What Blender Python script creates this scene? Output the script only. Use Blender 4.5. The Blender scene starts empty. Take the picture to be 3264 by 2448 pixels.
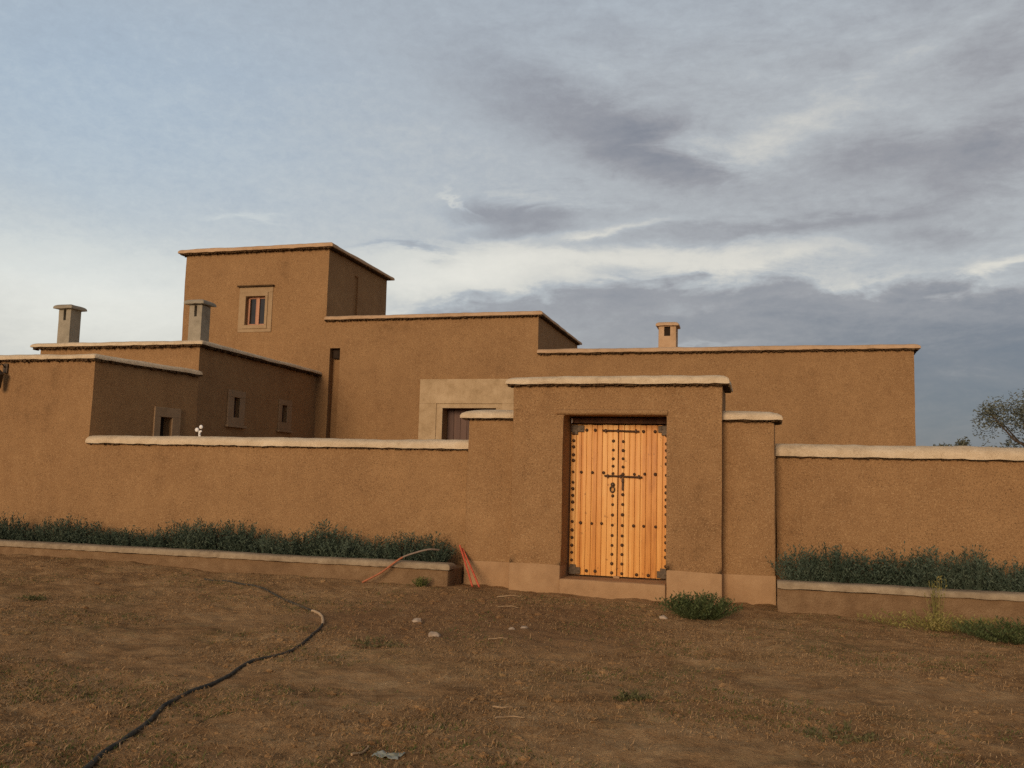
import bpy, bmesh, math, random
from mathutils import Vector, Matrix, noise
random.seed(7)
R = math.radians
SC = bpy.context.scene
COL = SC.collection

# ------------------------------------------------------------------ helpers
def tag(o, label=None, cat=None, group=None, kind=None):
    if label: o['label'] = label
    if cat: o['category'] = cat
    if group: o['group'] = group
    if kind: o['kind'] = kind
    return o

def empty(name, loc, label, cat, group=None):
    o = bpy.data.objects.new(name, None); COL.objects.link(o)
    o.location = loc; o.empty_display_size = .2
    bpy.context.view_layer.update()
    return tag(o, label, cat, group)

def link(name, bm, mat, parent=None, smooth=None):
    """bmesh in WORLD coordinates -> one object (kept in place under its parent)."""
    me = bpy.data.meshes.new(name)
    bm.to_mesh(me); bm.free()
    me.materials.append(mat)
    if smooth is not None:
        for p in me.polygons: p.use_smooth = True
        me.set_sharp_from_angle(angle=R(smooth))
    o = bpy.data.objects.new(name, me); COL.objects.link(o)
    if parent:
        o.parent = parent
        p, t = parent, Vector((0, 0, 0))
        while p: t += p.location; p = p.parent
        o.location = -t
    return o

def nz(p, s): return noise.noise(Vector(p) * s)
def nv(p, s): return noise.noise_vector(Vector(p) * s)

def rough(bm, a1=.012, s1=1.4, a2=.004, s2=7.0):
    for v in bm.verts:
        v.co += nv(v.co, s1) * a1 + nv(v.co + Vector((9, 4, 7)), s2) * a2

def frange(a, b, step, cuts=()):
    pts = sorted(set([round(a, 4), round(b, 4)] + [round(c, 4) for c in cuts if a < c < b]))
    out = []
    for p, q in zip(pts[:-1], pts[1:]):
        n = max(1, int(round((q - p) / step)))
        out += [p + (q - p) * i / n for i in range(n)]
    return out + [pts[-1]]

def wall_box(x0, x1, y0, y1, z0, z1, front=(), side=(), step=.3, bevel=.03, batter=0.0, sides='FRLT'):
    """Box with openings in its front (-y) and right (+x) faces: opening = (a, b, za, zb, depth)."""
    bm = bmesh.new()
    def grid(us, vs, place, holes, inward):
        V = {}
        def vert(i, j):
            if (i, j) not in V: V[(i, j)] = bm.verts.new(place(us[i], vs[j]))
            return V[(i, j)]
        for i in range(len(us) - 1):
            for j in range(len(vs) - 1):
                cu, cv = (us[i] + us[i+1]) / 2, (vs[j] + vs[j+1]) / 2
                if any(h[0] < cu < h[1] and h[2] < cv < h[3] for h in holes): continue
                bm.faces.new((vert(i, j), vert(i+1, j), vert(i+1, j+1), vert(i, j+1)))
        for a, b, c, d, dep in holes:
            c = max(c, vs[0])
            P = [place(a, c), place(b, c), place(b, d), place(a, d)]
            Q = [p + inward * dep for p in P]
            segs = [(P[i], P[(i+1) % 4], Q[(i+1) % 4], Q[i]) for i in range(4) if i or c > vs[0]]
            segs.append(tuple(Q))
            for s in segs:
                bm.faces.new([bm.verts.new(p) for p in s])
    zs_f = frange(z0, z1, step, [h[2] for h in front] + [h[3] for h in front])
    zs_s = frange(z0, z1, step, [h[2] for h in side] + [h[3] for h in side])
    xs = frange(x0, x1, step, [h[0] for h in front] + [h[1] for h in front])
    ys = frange(y0, y1, step, [h[0] for h in side] + [h[1] for h in side])
    xp, yp, zp = frange(x0, x1, step), frange(y0, y1, step), frange(z0, z1, step)
    if 'F' in sides: grid(xs, zs_f, lambda u, v: Vector((u, y0, v)), front, Vector((0, 1, 0)))
    if 'R' in sides: grid(ys, zs_s, lambda u, v: Vector((x1, u, v)), side, Vector((-1, 0, 0)))
    if 'L' in sides: grid(ys[::-1], zs_s, lambda u, v: Vector((x0, u, v)), (), Vector((1, 0, 0)))
    grid([x1, x0], [z0, z1], lambda u, v: Vector((u, y1, v)), (), None)
    if 'T' in sides: grid(xs, ys, lambda u, v: Vector((u, v, z1)), (), None)
    bmesh.ops.remove_doubles(bm, verts=bm.verts, dist=.0006)
    bmesh.ops.recalc_face_normals(bm, faces=bm.faces)
    if bevel:
        ed = [e for e in bm.edges if len(e.link_faces) == 2 and e.calc_face_angle(0) > R(60)]
        bmesh.ops.bevel(bm, geom=ed, offset=bevel, segments=2, affect='EDGES', profile=.5)
    rough(bm)
    return bm

def box(bm, x0, x1, y0, y1, z0, z1, bev=0.0, M=None):
    r = bmesh.ops.create_cube(bm, size=1)
    vs = r['verts']
    for v in vs:
        v.co = Vector((x0 + (v.co.x + .5) * (x1 - x0), y0 + (v.co.y + .5) * (y1 - y0), z0 + (v.co.z + .5) * (z1 - z0)))
    if M:
        for v in vs: v.co = M @ v.co
    if bev:
        ed = list({e for v in vs for e in v.link_edges})
        bmesh.ops.bevel(bm, geom=ed, offset=bev, segments=2, affect='EDGES', profile=.5)

def coping_bm(x0, x1, y0, y1, z, h, over=.09, r=.16, ends='LRFB', wav=.014, step=.09):
    """Hand-laid rounded lime coping over the rectangle; falls off towards its edges."""
    ox0 = x0 - (over if 'L' in ends else 0); ox1 = x1 + (over if 'R' in ends else 0)
    oy0 = y0 - (over if 'F' in ends else 0); oy1 = y1 + (over if 'B' in ends else 0)
    def axis(a, b, ea, eb):
        L = b - a; rr = min(r, L / 2)
        pts = set()
        for k in range(6):
            q = rr * (1 - math.cos(k / 5 * math.pi / 2)) if rr else 0
            if ea: pts.add(round(a + q, 4))
            if eb: pts.add(round(b - q, 4))
        lo, hi = a + (rr if ea else 0), b - (rr if eb else 0)
        st = step if L < 12 else .14
        n = max(1, int((hi - lo) / st))
        for k in range(n + 1): pts.add(round(lo + (hi - lo) * k / n, 4))
        return sorted(pts)
    xs = axis(ox0, ox1, 'L' in ends, 'R' in ends); ys = axis(oy0, oy1, 'F' in ends, 'B' in ends)
    if len(ys) > 26:
        ys = [y for i, y in enumerate(ys) if i < 8 or i > len(ys) - 9 or i % 4 == 0]
    bm = bmesh.new()
    def hh(x, y):
        d = []
        if 'L' in ends: d.append(x - ox0)
        if 'R' in ends: d.append(ox1 - x)
        if 'F' in ends: d.append(y - oy0)
        if 'B' in ends: d.append(oy1 - y)
        m = min(d) if d else r
        t = min(1, max(0, m / r))
        return h * (.28 + .72 * math.sqrt(max(0, 1 - (1 - t) ** 2)))
    T, B = {}, {}
    for i, x in enumerate(xs):
        for j, y in enumerate(ys):
            dz = nz((x, y, z), 1.1) * wav + nz((x, y, z + 5), 5.5) * wav * .55
            w = nv((x, y, z), 2.2) * .012 + nv((x + 3, y, z), 9) * .006
            top = Vector((x + w.x, y + w.y, z + hh(x, y) + dz))
            bot = Vector((x + w.x * .6, y + w.y * .6, z + nz((x, y, z), 6.) * .011 + nz((x, y, z), 16.) * .007))
            T[i, j] = bm.verts.new(top); B[i, j] = bm.verts.new(bot)
    nx, ny = len(xs), len(ys)
    for i in range(nx - 1):
        for j in range(ny - 1):
            bm.faces.new((T[i, j], T[i+1, j], T[i+1, j+1], T[i, j+1]))
            bm.faces.new((B[i, j], B[i, j+1], B[i+1, j+1], B[i+1, j]))
    for i in range(nx - 1):
        bm.faces.new((B[i, 0], B[i+1, 0], T[i+1, 0], T[i, 0]))
        bm.faces.new((B[i+1, ny-1], B[i, ny-1], T[i, ny-1], T[i+1, ny-1]))
    for j in range(ny - 1):
        bm.faces.new((B[0, j+1], B[0, j], T[0, j], T[0, j+1]))
        bm.faces.new((B[nx-1, j], B[nx-1, j+1], T[nx-1, j+1], T[nx-1, j]))
    return bm

def reeds_bm(x0, x1, y0, y1, z, over=.07, th=.03, ends='FR'):
    """The ragged layer of reed ends on which a coping is laid."""
    bm = bmesh.new(); rnd = random.Random(int((x0 * 31 + y0 * 17 + z * 7) * 100))
    def run(p, q, n):
        L = (q - p).length; d = (q - p) / L; s = 0
        while s < L:
            w = rnd.uniform(.018, .05)
            o = over + rnd.uniform(-.03, .012); t = th * rnd.uniform(.35, 1.25)
            a, b = p + d * s, p + d * min(L, s + w)
            c = [a - n * .05, b - n * .05, b + n * o, a + n * o]
            lo = [bm.verts.new(k + Vector((0, 0, z - t))) for k in c]
            hi = [bm.verts.new(k + Vector((0, 0, z + .012))) for k in c]
            bm.faces.new(lo[::-1])
            for k in range(4):
                bm.faces.new((lo[k], lo[(k+1) % 4], hi[(k+1) % 4], hi[k]))
            s += w + rnd.uniform(0, .006)
    if 'F' in ends: run(Vector((x0 - (over if 'L' in ends else 0), y0, 0)), Vector((x1 + (over if 'R' in ends else 0), y0, 0)), Vector((0, -1, 0)))
    if 'R' in ends: run(Vector((x1, y0, 0)), Vector((x1, y1, 0)), Vector((1, 0, 0)))
    if 'L' in ends: run(Vector((x0, y1, 0)), Vector((x0, y0, 0)), Vector((-1, 0, 0)))
    return bm

def tube(pts, r, seg=8, taper=None, cap=True):
    bm = bmesh.new(); rings = []
    pts = [Vector(p) for p in pts]
    for i, p in enumerate(pts):
        d = (pts[min(i+1, len(pts)-1)] - pts[max(i-1, 0)]).normalized()
        u = d.cross(Vector((0, 0, 1)))
        u = u.normalized() if u.length > 1e-3 else Vector((1, 0, 0))
        w = d.cross(u)
        rr = r if taper is None else r * (taper[0] + (taper[1] - taper[0]) * i / max(1, len(pts) - 1))
        rings.append([bm.verts.new(p + (u * math.cos(k / seg * 2 * math.pi) + w * math.sin(k / seg * 2 * math.pi)) * rr) for k in range(seg)])
    for a, b in zip(rings[:-1], rings[1:]):
        for k in range(seg):
            bm.faces.new((a[k], a[(k+1) % seg], b[(k+1) % seg], b[k]))
    if cap:
        bm.faces.new(rings[0][::-1]); bm.faces.new(rings[-1])
    return bm

def spline(pts, n=8):
    pts = [Vector(p) for p in pts]; out = []
    for i in range(len(pts) - 1):
        p0, p1, p2, p3 = pts[max(i-1, 0)], pts[i], pts[i+1], pts[min(i+2, len(pts)-1)]
        for k in range(n):
            t = k / n
            out.append(.5 * ((2*p1) + (p2-p0)*t + (2*p0-5*p1+4*p2-p3)*t*t + (3*p1-p0-3*p2+p3)*t**3))
    return out + [pts[-1]]

# ------------------------------------------------------------------ materials
class N:
    def __init__(s, nt): s.nt = nt
    def new(s, t, **kw):
        n = s.nt.nodes.new(t)
        for k, v in kw.items():
            if k.startswith('i_'):
                key = k[2:]; key = int(key) if key.isdigit() else key
                n.inputs[key].default_value = v
            else: setattr(n, k, v)
        return n
    def l(s, a, b): s.nt.links.new(a, b)
    def math(s, op, a, b=None, c=None):
        n = s.new('ShaderNodeMath', operation=op)
        for i, q in enumerate((a, b, c)):
            if q is None: continue
            if isinstance(q, (int, float)): n.inputs[i].default_value = q
            else: s.l(q, n.inputs[i])
        return n.outputs[0]
    def noise(s, vec, scale, detail=4, rough=.55, dist=0):
        n = s.new('ShaderNodeTexNoise'); n.inputs['Scale'].default_value = scale
        n.inputs['Detail'].default_value = detail; n.inputs['Roughness'].default_value = rough
        n.inputs['Distortion'].default_value = dist
        if vec is not None: s.l(vec, n.inputs['Vector'])
        return n.outputs['Fac']
    def ramp(s, fac, stops, interp='LINEAR'):
        n = s.new('ShaderNodeValToRGB'); n.color_ramp.interpolation = interp
        e = n.color_ramp.elements
        while len(e) < len(stops): e.new(.5)
        for q, (p, c) in zip(e, stops):
            q.position = p; q.color = (*c, 1) if len(c) == 3 else c
        s.l(fac, n.inputs[0]); return n.outputs[0]
    def mix(s, f, a, b, mode='MIX'):
        n = s.new('ShaderNodeMix', data_type='RGBA', blend_type=mode)
        for q, i in ((f, 0), (a, 6), (b, 7)):
            if isinstance(q, (int, float)): n.inputs[i].default_value = q
            elif isinstance(q, tuple): n.inputs[i].default_value = (*q, 1) if len(q) == 3 else q
            else: s.l(q, n.inputs[i])
        return n.outputs[2]

def material(name, rough=.9, spec=.2):
    m = bpy.data.materials.new(name); m.use_nodes = True
    nt = m.node_tree; k = N(nt); b = nt.nodes['Principled BSDF']
    b.inputs['Roughness'].default_value = rough
    b.inputs['Specular IOR Level'].default_value = spec
    g = k.new('ShaderNodeNewGeometry')
    return m, k, b, g.outputs['Position']

def mottled(name, cols, s_big=.6, s_mid=5, s_fine=55, rough=.92, spec=.15, bump=.4, dist=.006, fine=.5, speck=None):
    """Earth, plaster or stone: broad patches + medium mottling + fine grain, with bump."""
    m, k, b, pos = material(name, rough, spec)
    a = k.noise(pos, s_big, 5, .62, .4); c = k.noise(pos, s_mid, 5, .65); f = k.noise(pos, s_fine, 3, .7)
    v = k.math('ADD', k.math('MULTIPLY', a, .42), k.math('MULTIPLY', c, .58 - .25 * fine))
    v = k.math('ADD', v, k.math('MULTIPLY', f, .25 * fine))
    mp = k.new('ShaderNodeMapping'); mp.inputs['Scale'].default_value = (1, 1, .1); k.l(pos, mp.inputs['Vector'])
    st = k.noise(mp.outputs[0], 3.4, 4, .6)
    v = k.math('ADD', v, k.math('MULTIPLY', k.math('SUBTRACT', st, .5), .16))
    v = k.math('ADD', k.math('MULTIPLY', k.math('SUBTRACT', v, .5), 2.0), .5)
    n = len(cols)
    col = k.ramp(v, [(.12 + .76 * i / (n - 1), q) for i, q in enumerate(cols)])
    if speck:
        sc, thr, sc_col, amt = speck
        sp = k.noise(pos, sc, 2, .8)
        col = k.mix(k.math('MULTIPLY', k.math('GREATER_THAN', sp, thr), amt), col, sc_col)
        sp2 = k.noise(pos, sc * 1.35, 2, .8)
        col = k.mix(k.math('MULTIPLY', k.math('LESS_THAN', sp2, 1 - thr), amt), col, tuple(q * .4 for q in cols[0]))
    k.l(col, b.inputs['Base Color'])
    bp = k.new('ShaderNodeBump'); bp.inputs['Strength'].default_value = bump; bp.inputs['Distance'].default_value = dist * 4
    h = k.math('ADD', k.math('MULTIPLY', c, .5), k.math('MULTIPLY', f, .6))
    k.l(h, bp.inputs['Height']); k.l(bp.outputs[0], b.inputs['Normal'])
    return m

M = {}
M['mud'] = mottled('mud_render', [(.18, .1, .044), (.275, .154, .069), (.32, .184, .083), (.385, .225, .104)], .7, 4.5, 40, bump=.65, fine=1.0, speck=(55, .59, (.45, .29, .145), .65))
M['mudbase'] = mottled('cement_plinth', [(.28, .165, .083), (.37, .225, .115), (.44, .28, .148)], .8, 5, 50, bump=.4, speck=(90, .66, (.5, .38, .25), .4))
M['lime'] = mottled('lime_coping', [(.36, .265, .165), (.56, .43, .275), (.66, .52, .345), (.73, .6, .42)], 1.6, 8, 50, bump=.9, speck=(60, .62, (.7, .58, .42), .5))
M['planter'] = mottled('rubble_render', [(.16, .095, .048), (.235, .145, .075), (.32, .21, .115)], 1.1, 6, 45, bump=.9, dist=.012)
M['kerb'] = mottled('planter_coping', [(.17, .12, .07), (.31, .235, .15), (.42, .33, .215)], 1.6, 9, 50, bump=.8)
M['portal'] = mottled('pale_plaster', [(.27, .18, .09), (.44, .315, .18), (.55, .41, .25)], 1.3, 4, 30, bump=.4, speck=(30, .64, (.25, .17, .09), .35))
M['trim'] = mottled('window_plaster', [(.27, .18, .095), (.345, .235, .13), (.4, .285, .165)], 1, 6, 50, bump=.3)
M['chim'] = mottled('chimney_plaster', [(.2, .17, .125), (.31, .27, .2), (.39, .34, .255)], 1.2, 6, 50, bump=.35)
M['chimp'] = mottled('pink_plaster', [(.33, .21, .115), (.47, .31, .18), (.55, .38, .235)], 1.2, 6, 50, bump=.35)
M['reed'] = mottled('reed_ends', [(.035, .02, .01), (.07, .04, .018), (.13, .08, .035)], 3, 18, 70, bump=.3)
M['soil'] = mottled('soil', [(.05, .03, .018), (.085, .052, .03), (.12, .08, .045)], 2, 9, 50, bump=.8)

def wood(name, cols, z_scale=.55, rough=.5, spec=.35):
    m, k, b, pos = material(name, rough, spec)
    sx = k.new('ShaderNodeSeparateXYZ'); k.l(pos, sx.inputs[0])
    # every board has its own tone: boards are .088 m wide
    bid = k.math('FLOOR', k.math('DIVIDE', sx.outputs[0], .0735))
    wn = k.new('ShaderNodeTexWhiteNoise', noise_dimensions='1D'); k.l(bid, wn.inputs['W'])
    mp = k.new('ShaderNodeMapping'); mp.inputs['Scale'].default_value = (18, 18, 1.1); k.l(pos, mp.inputs['Vector'])
    ad = k.new('ShaderNodeVectorMath', operation='ADD'); k.l(mp.outputs[0], ad.inputs[0])
    cb = k.new('ShaderNodeCombineXYZ'); k.l(k.math('MULTIPLY', bid, 3.7), cb.inputs[2]); k.l(cb.outputs[0], ad.inputs[1])
    gr = k.noise(ad.outputs[0], 2.2, 5, .6, 1.2)
    pa = k.noise(pos, 2.3, 3, .6)
    v = k.math('ADD', k.math('ADD', k.math('MULTIPLY', gr, .6), k.math('MULTIPLY', wn.outputs['Value'], .4)), k.math('MULTIPLY', pa, .3))
    col = k.ramp(v, [(.32 + .6 * i / (len(cols) - 1), c) for i, c in enumerate(cols)])
    kn = k.noise(pos, 11, 2, .5)
    col = k.mix(k.math('MULTIPLY', k.math('GREATER_THAN', kn, .71), .45), col, (.2, .09, .03))
    k.l(col, b.inputs['Base Color'])
    bp = k.new('ShaderNodeBump'); bp.inputs['Strength'].default_value = .25; bp.inputs['Distance'].default_value = .01
    k.l(gr, bp.inputs['Height']); k.l(bp.outputs[0], b.inputs['Normal'])
    return m
M['door'] = wood('varnished_planks', [(.46, .18, .042), (.68, .3, .073), (.77, .38, .105), (.85, .48, .16)])
M['redwood'] = wood('red_brown_wood', [(.055, .03, .022), (.1, .052, .036), (.14, .075, .05)], rough=.6)
M['pinkwood'] = wood('painted_window_wood', [(.33, .15, .085), (.44, .21, .12), (.52, .27, .16)], rough=.6)
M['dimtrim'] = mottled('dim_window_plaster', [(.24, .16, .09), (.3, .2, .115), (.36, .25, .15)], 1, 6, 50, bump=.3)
M['lintel'] = wood('dark_beam', [(.07, .032, .016), (.11, .05, .025), (.15, .07, .035)], rough=.8)

def plain(name, cols, scale=20, rough=.6, spec=.3, metal=0, bump=.2):
    m, k, b, pos = material(name, rough, spec)
    v = k.noise(pos, scale, 4, .6)
    k.l(k.ramp(v, [(.3 + .4 * i / (len(cols) - 1), c) for i, c in enumerate(cols)]), b.inputs['Base Color'])
    b.inputs['Metallic'].default_value = metal
    bp = k.new('ShaderNodeBump'); bp.inputs['Strength'].default_value = bump; bp.inputs['Distance'].default_value = .008
    k.l(v, bp.inputs['Height']); k.l(bp.outputs[0], b.inputs['Normal'])
    return m
M['iron'] = plain('forged_iron', [(.05, .026, .014), (.1, .055, .03)], 40, .6, .3, .3)
M['darkiron'] = plain('dark_iron', [(.05, .034, .022), (.12, .085, .052)], 30, .55, .4, .4)
M['glass'] = plain('dark_glass', [(.012, .01, .009), (.03, .022, .018)], 4, .12, .5, 0, 0)
M['dark'] = plain('dark_recess', [(.02, .014, .01), (.045, .03, .02)], 8, .9, .1)  # near-black recess backs; the slot head's shade is put into this colour
M['white'] = plain('white_paint', [(.74, .72, .68), (.82, .8, .76)], 30, .6, .3)
M['hose'] = plain('black_plastic_pipe', [(.025, .028, .025), (.06, .055, .043), (.13, .09, .055)], 16, .85, .15)
M['sleeve'] = plain('tan_plastic_sleeve', [(.42, .29, .16), (.52, .37, .22)], 14, .6)
M['red'] = plain('faded_red_paint', [(.42, .07, .035), (.58, .12, .06)], 18, .6)
M['orange'] = plain('orange_brown_bark', [(.3, .1, .045), (.45, .16, .075)], 18, .7)
M['greystick'] = plain('weathered_grey_wood', [(.2, .15, .11), (.33, .25, .19)], 22, .8)
M['straw'] = plain('dry_straw', [(.28, .18, .09), (.42, .29, .165)], 20, .85)
M['stone'] = plain('pale_stone', [(.3, .22, .15), (.47, .37, .27)], 14, .9, .15, 0, .6)
M['scrap'] = plain('grey_green_plastic', [(.2, .21, .16), (.33, .33, .26)], 12, .5)

def leafmat(name, cols, rough=.75):
    m, k, b, pos = material(name, rough, .15)
    oi = k.new('ShaderNodeObjectInfo')
    gm = k.new('ShaderNodeNewGeometry')
    v = k.math('ADD', k.math('MULTIPLY', k.noise(pos, 6, 3), .5), k.math('ADD', k.math('MULTIPLY', gm.outputs['Random Per Island'], .4), k.math('MULTIPLY', oi.outputs['Random'], .15)))
    k.l(k.ramp(v, [(.2 + .6 * i / (len(cols) - 1), c) for i, c in enumerate(cols)]), b.inputs['Base Color'])
    return m
M['lav'] = leafmat('grey_green_leaves', [(.032, .05, .032), (.058, .082, .055), (.1, .125, .085)])
M['weed'] = leafmat('weed_leaves', [(.045, .06, .014), (.085, .105, .028), (.15, .15, .05)])
M['weeddim'] = leafmat('dull_weed_leaves', [(.06, .06, .022), (.1, .1, .04), (.17, .14, .065)])
M['weeddk'] = leafmat('dark_weed_leaves', [(.035, .05, .016), (.065, .085, .03), (.115, .125, .05)])
M['weedy'] = leafmat('yellow_weed_leaves', [(.1, .1, .025), (.18, .16, .045), (.28, .22, .08)])
M['dry'] = leafmat('dry_grass_blades', [(.13, .08, .036), (.24, .148, .07), (.34, .22, .11), (.44, .31, .17)])
M['treeleaf'] = leafmat('olive_leaves', [(.075, .085, .062), (.12, .13, .098), (.17, .18, .14)])
M['bark'] = plain('bark', [(.06, .045, .03), (.12, .09, .065)], 14, .95, .1)

# ground: dry stubbly earth
def ground_mat():
    m, k, b, pos = material('dry_earth', .97, .08)
    a = k.noise(pos, .33, 4, .6, .4); c = k.noise(pos, 2.1, 6, .68, .3); d = k.noise(pos, 11, 5, .7); f = k.noise(pos, 60, 3, .8)
    v = k.math('ADD', k.math('MULTIPLY', a, .26), k.math('MULTIPLY', c, .4))
    v = k.math('ADD', v, k.math('MULTIPLY', d, .22)); v = k.math('ADD', v, k.math('MULTIPLY', f, .26))
    v = k.math('ADD', k.math('MULTIPLY', k.math('SUBTRACT', v, .56), 3.1), .5)
    col = k.ramp(v, [(.0, (.12, .064, .028)), (.28, (.255, .143, .062)), (.52, (.39, .228, .102)), (.78, (.5, .315, .15)), (1, (.6, .42, .225))])
    g1 = k.noise(pos, .8, 4, .6, .6); g2 = k.noise(pos, 9, 4, .75)
    gm = k.math('MULTIPLY', k.math('SMOOTH_MIN', k.math('MAXIMUM', k.math('MULTIPLY', k.math('SUBTRACT', g1, .52), 7), 0), 1, .2), k.math('GREATER_THAN', g2, .5))
    col = k.mix(k.math('MULTIPLY', gm, .4), col, (.15, .14, .055))
    # damp, freshly dug reddish soil left of the gate step
    sx = k.new('ShaderNodeVectorMath', operation='SUBTRACT'); k.l(pos, sx.inputs[0]); sx.inputs[1].default_value = (-3.3, 10.2, 0)
    sc = k.new('ShaderNodeVectorMath', operation='MULTIPLY'); k.l(sx.outputs[0], sc.inputs[0]); sc.inputs[1].default_value = (.42, .5, 0)
    ln = k.new('ShaderNodeVectorMath', operation='LENGTH'); k.l(sc.outputs[0], ln.inputs[0])
    dm = k.math('SUBTRACT', k.math('ADD', 1.05, k.math('MULTIPLY', k.math('SUBTRACT', c, .5), 1.6)), ln.outputs['Value'])
    dm = k.math('MINIMUM', k.math('MAXIMUM', k.math('MULTIPLY', dm, 2.2), 0), 1)
    col = k.mix(k.math('MULTIPLY', dm, .6), col, k.mix(d, (.15, .077, .036), (.3, .16, .075)))
    k.l(col, b.inputs['Base Color'])
    bp = k.new('ShaderNodeBump'); bp.inputs['Strength'].default_value = 1; bp.inputs['Distance'].default_value = .09
    h = k.math('ADD', k.math('MULTIPLY', c, .3), k.math('ADD', k.math('MULTIPLY', d, .5), k.math('MULTIPLY', f, .35)))
    k.l(h, bp.inputs['Height']); k.l(bp.outputs[0], b.inputs['Normal'])
    return m
M['ground'] = ground_mat()

# ------------------------------------------------------------------ camera
def cam_axes(p, r, y):
    cy, sy, cp, sp, cr, sr = math.cos(y), math.sin(y), math.cos(p), math.sin(p), math.cos(r), math.sin(r)
    f = Vector((sy * cp, cy * cp, sp)); r0 = Vector((cy, -sy, 0)); u0 = r0.cross(f)
    return cr * r0 + sr * u0, -sr * r0 + cr * u0, f
cd = bpy.data.cameras.new('camera'); cam = bpy.data.objects.new('camera', cd); COL.objects.link(cam)
rx, ux, fx = cam_axes(R(6.095), R(1.4958), R(-15.6428))
cam.matrix_world = Matrix(((rx.x, ux.x, -fx.x, 0), (rx.y, ux.y, -fx.y, 0), (rx.z, ux.z, -fx.z, 1.6), (0, 0, 0, 1)))
cd.sensor_width = 36; cd.lens = 2914.14 / 3264 * 36; cd.clip_end = 3000; cd.clip_start = .05
SC.camera = cam

# ------------------------------------------------------------------ light
SUN_EL, SUN_AZ = R(13.5), R(186)          # low, behind the camera and a little to its left
sd = bpy.data.lights.new('sun', 'SUN'); so = bpy.data.objects.new('sun', sd); COL.objects.link(so)
sd.energy = 2.2; sd.angle = R(22); sd.color = (1.0, .735, .50)
to_sun = Vector((math.sin(SUN_AZ) * math.cos(SUN_EL), math.cos(SUN_AZ) * math.cos(SUN_EL), math.sin(SUN_EL)))
so.rotation_euler = to_sun.to_track_quat('Z', 'Y').to_euler(); so.location = (-2, -20, 12)

W = bpy.data.worlds.new('World'); SC.world = W; W.use_nodes = True
nt = W.node_tree; k = N(nt)
bg = nt.nodes['Background']
tc = k.new('ShaderNodeTexCoord'); gen = tc.outputs['Generated']
sky = k.new('ShaderNodeTexSky'); sky.sky_type = 'NISHITA'; sky.sun_disc = False
sky.sun_elevation = SUN_EL; sky.sun_rotation = SUN_AZ
sep = k.new('ShaderNodeSeparateXYZ'); k.l(gen, sep.inputs[0])
def cloud_noise(scale, detail, rg, stretch=(1, 1, 3.2), off=(0, 0, 0), dist=.3):
    mp = k.new('ShaderNodeMapping'); mp.inputs['Scale'].default_value = stretch; mp.inputs['Location'].default_value = off
    k.l(gen, mp.inputs['Vector'])
    return k.noise(mp.outputs[0], scale, detail, rg, dist)
az = k.math('MULTIPLY', k.math('ARCTAN2', sep.outputs[0], sep.outputs[1]), 57.2958)
el = k.math('MULTIPLY', k.math('ARCSINE', sep.outputs[2]), 57.2958)
n1 = cloud_noise(3.2, 5, .55); n2 = cloud_noise(4.0, 5, .55, off=(4, 2, 7))
n3 = cloud_noise(9.0, 6, .62, off=(1, 8, 3), dist=.5); n4 = cloud_noise(22.0, 5, .65, off=(6, 3, 1))
azw = k.math('ADD', az, k.math('ADD', k.math('MULTIPLY', k.math('SUBTRACT', n1, .5), 5), k.math('MULTIPLY', k.math('SUBTRACT', n3, .5), 7)))
elw = k.math('ADD', el, k.math('ADD', k.math('MULTIPLY', k.math('SUBTRACT', n2, .5), 2.0), k.math('MULTIPLY', k.math('SUBTRACT', n3, .5), 3.2)))
def blob(a0, e0, wa, we, tilt, amp, hard=1.0):
    c, s = math.cos(R(tilt)), math.sin(R(tilt))
    da = k.math('SUBTRACT', azw, a0); de = k.math('SUBTRACT', elw, e0)
    u = k.math('ADD', k.math('MULTIPLY', da, c / wa), k.math('MULTIPLY', de, s / wa))
    v = k.math('SUBTRACT', k.math('MULTIPLY', de, c / we), k.math('MULTIPLY', da, s / we))
    q = k.math('ADD', k.math('MULTIPLY', u, u), k.math('MULTIPLY', v, v))
    if hard > 1: q = k.math('POWER', q, hard)
    return k.math('MULTIPLY', k.math('EXPONENT', k.math('MULTIPLY', q, -1)), amp)
CLOUDS = [  # azimuth, elevation, half widths, tilt, brightness, edge hardness
    (-12.9, 22.6, 8.5, 2.4, -22, -.13), (-6.7, 19.9, 5.24, 1.36, -14, -.16), (-4.4, 18.6, 3.31, .6, -8, -.06), (-15.8, 16.6, 4.14, 1.03, 2, -.19, 1.5),
    (-15.2, 15.4, 4.69, .44, 7, -.1, 1.4), (-21.9, 14.1, 3.04, .3, -2, -.14, 1.3), (-8.7, 16.8, 3.59, .49, 4, -.07), (-2.6, 15.4, 9.11, .65, 4, -.1, 1.2),
    (7.1, 18.9, 5.24, 1.5, 4, -.12), (6.5, 16.1, 7.18, 1.09, 2, -.12), (12.3, 18.7, 3.31, 1.63, 30, -.12), (8.5, 14.3, 3.31, .71, 0, -.11, 1.3),
    (11.7, 23.0, 4.69, 1.63, 10, -.06), (2.7, 21.3, 6.5, 1.5, 14, .07), (-9.4, 13.9, 13.4, .75, 1, .14, 1.2), (-19.6, 12.6, 6.5, 1.05, 3, .2), (-1.5, 13.5, 6.35, .38, 3, .06),
    (11.9, 12.7, 3.59, .3, 8, .17), (-9.3, 15.6, 3.04, .24, 6, .12), (-19.4, 17.1, 1.52, .22, -22, .1), (-40.7, 10.0, 12, 3.0, 0, .21), (-32.5, 15.1, 1.66, .19, 0, .07),
    (-4.3, 11.1, 3.3, .33, 5, .05), (-2.6, 8.9, 3.6, .22, 0, .1), (-18.9, 11.0, 3.3, .19, 6, .06), (10.5, 24.8, 3.86, .68, 20, .06), (5.2, 12.2, 4.14, .33, 8, .08),
]
t = None
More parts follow.
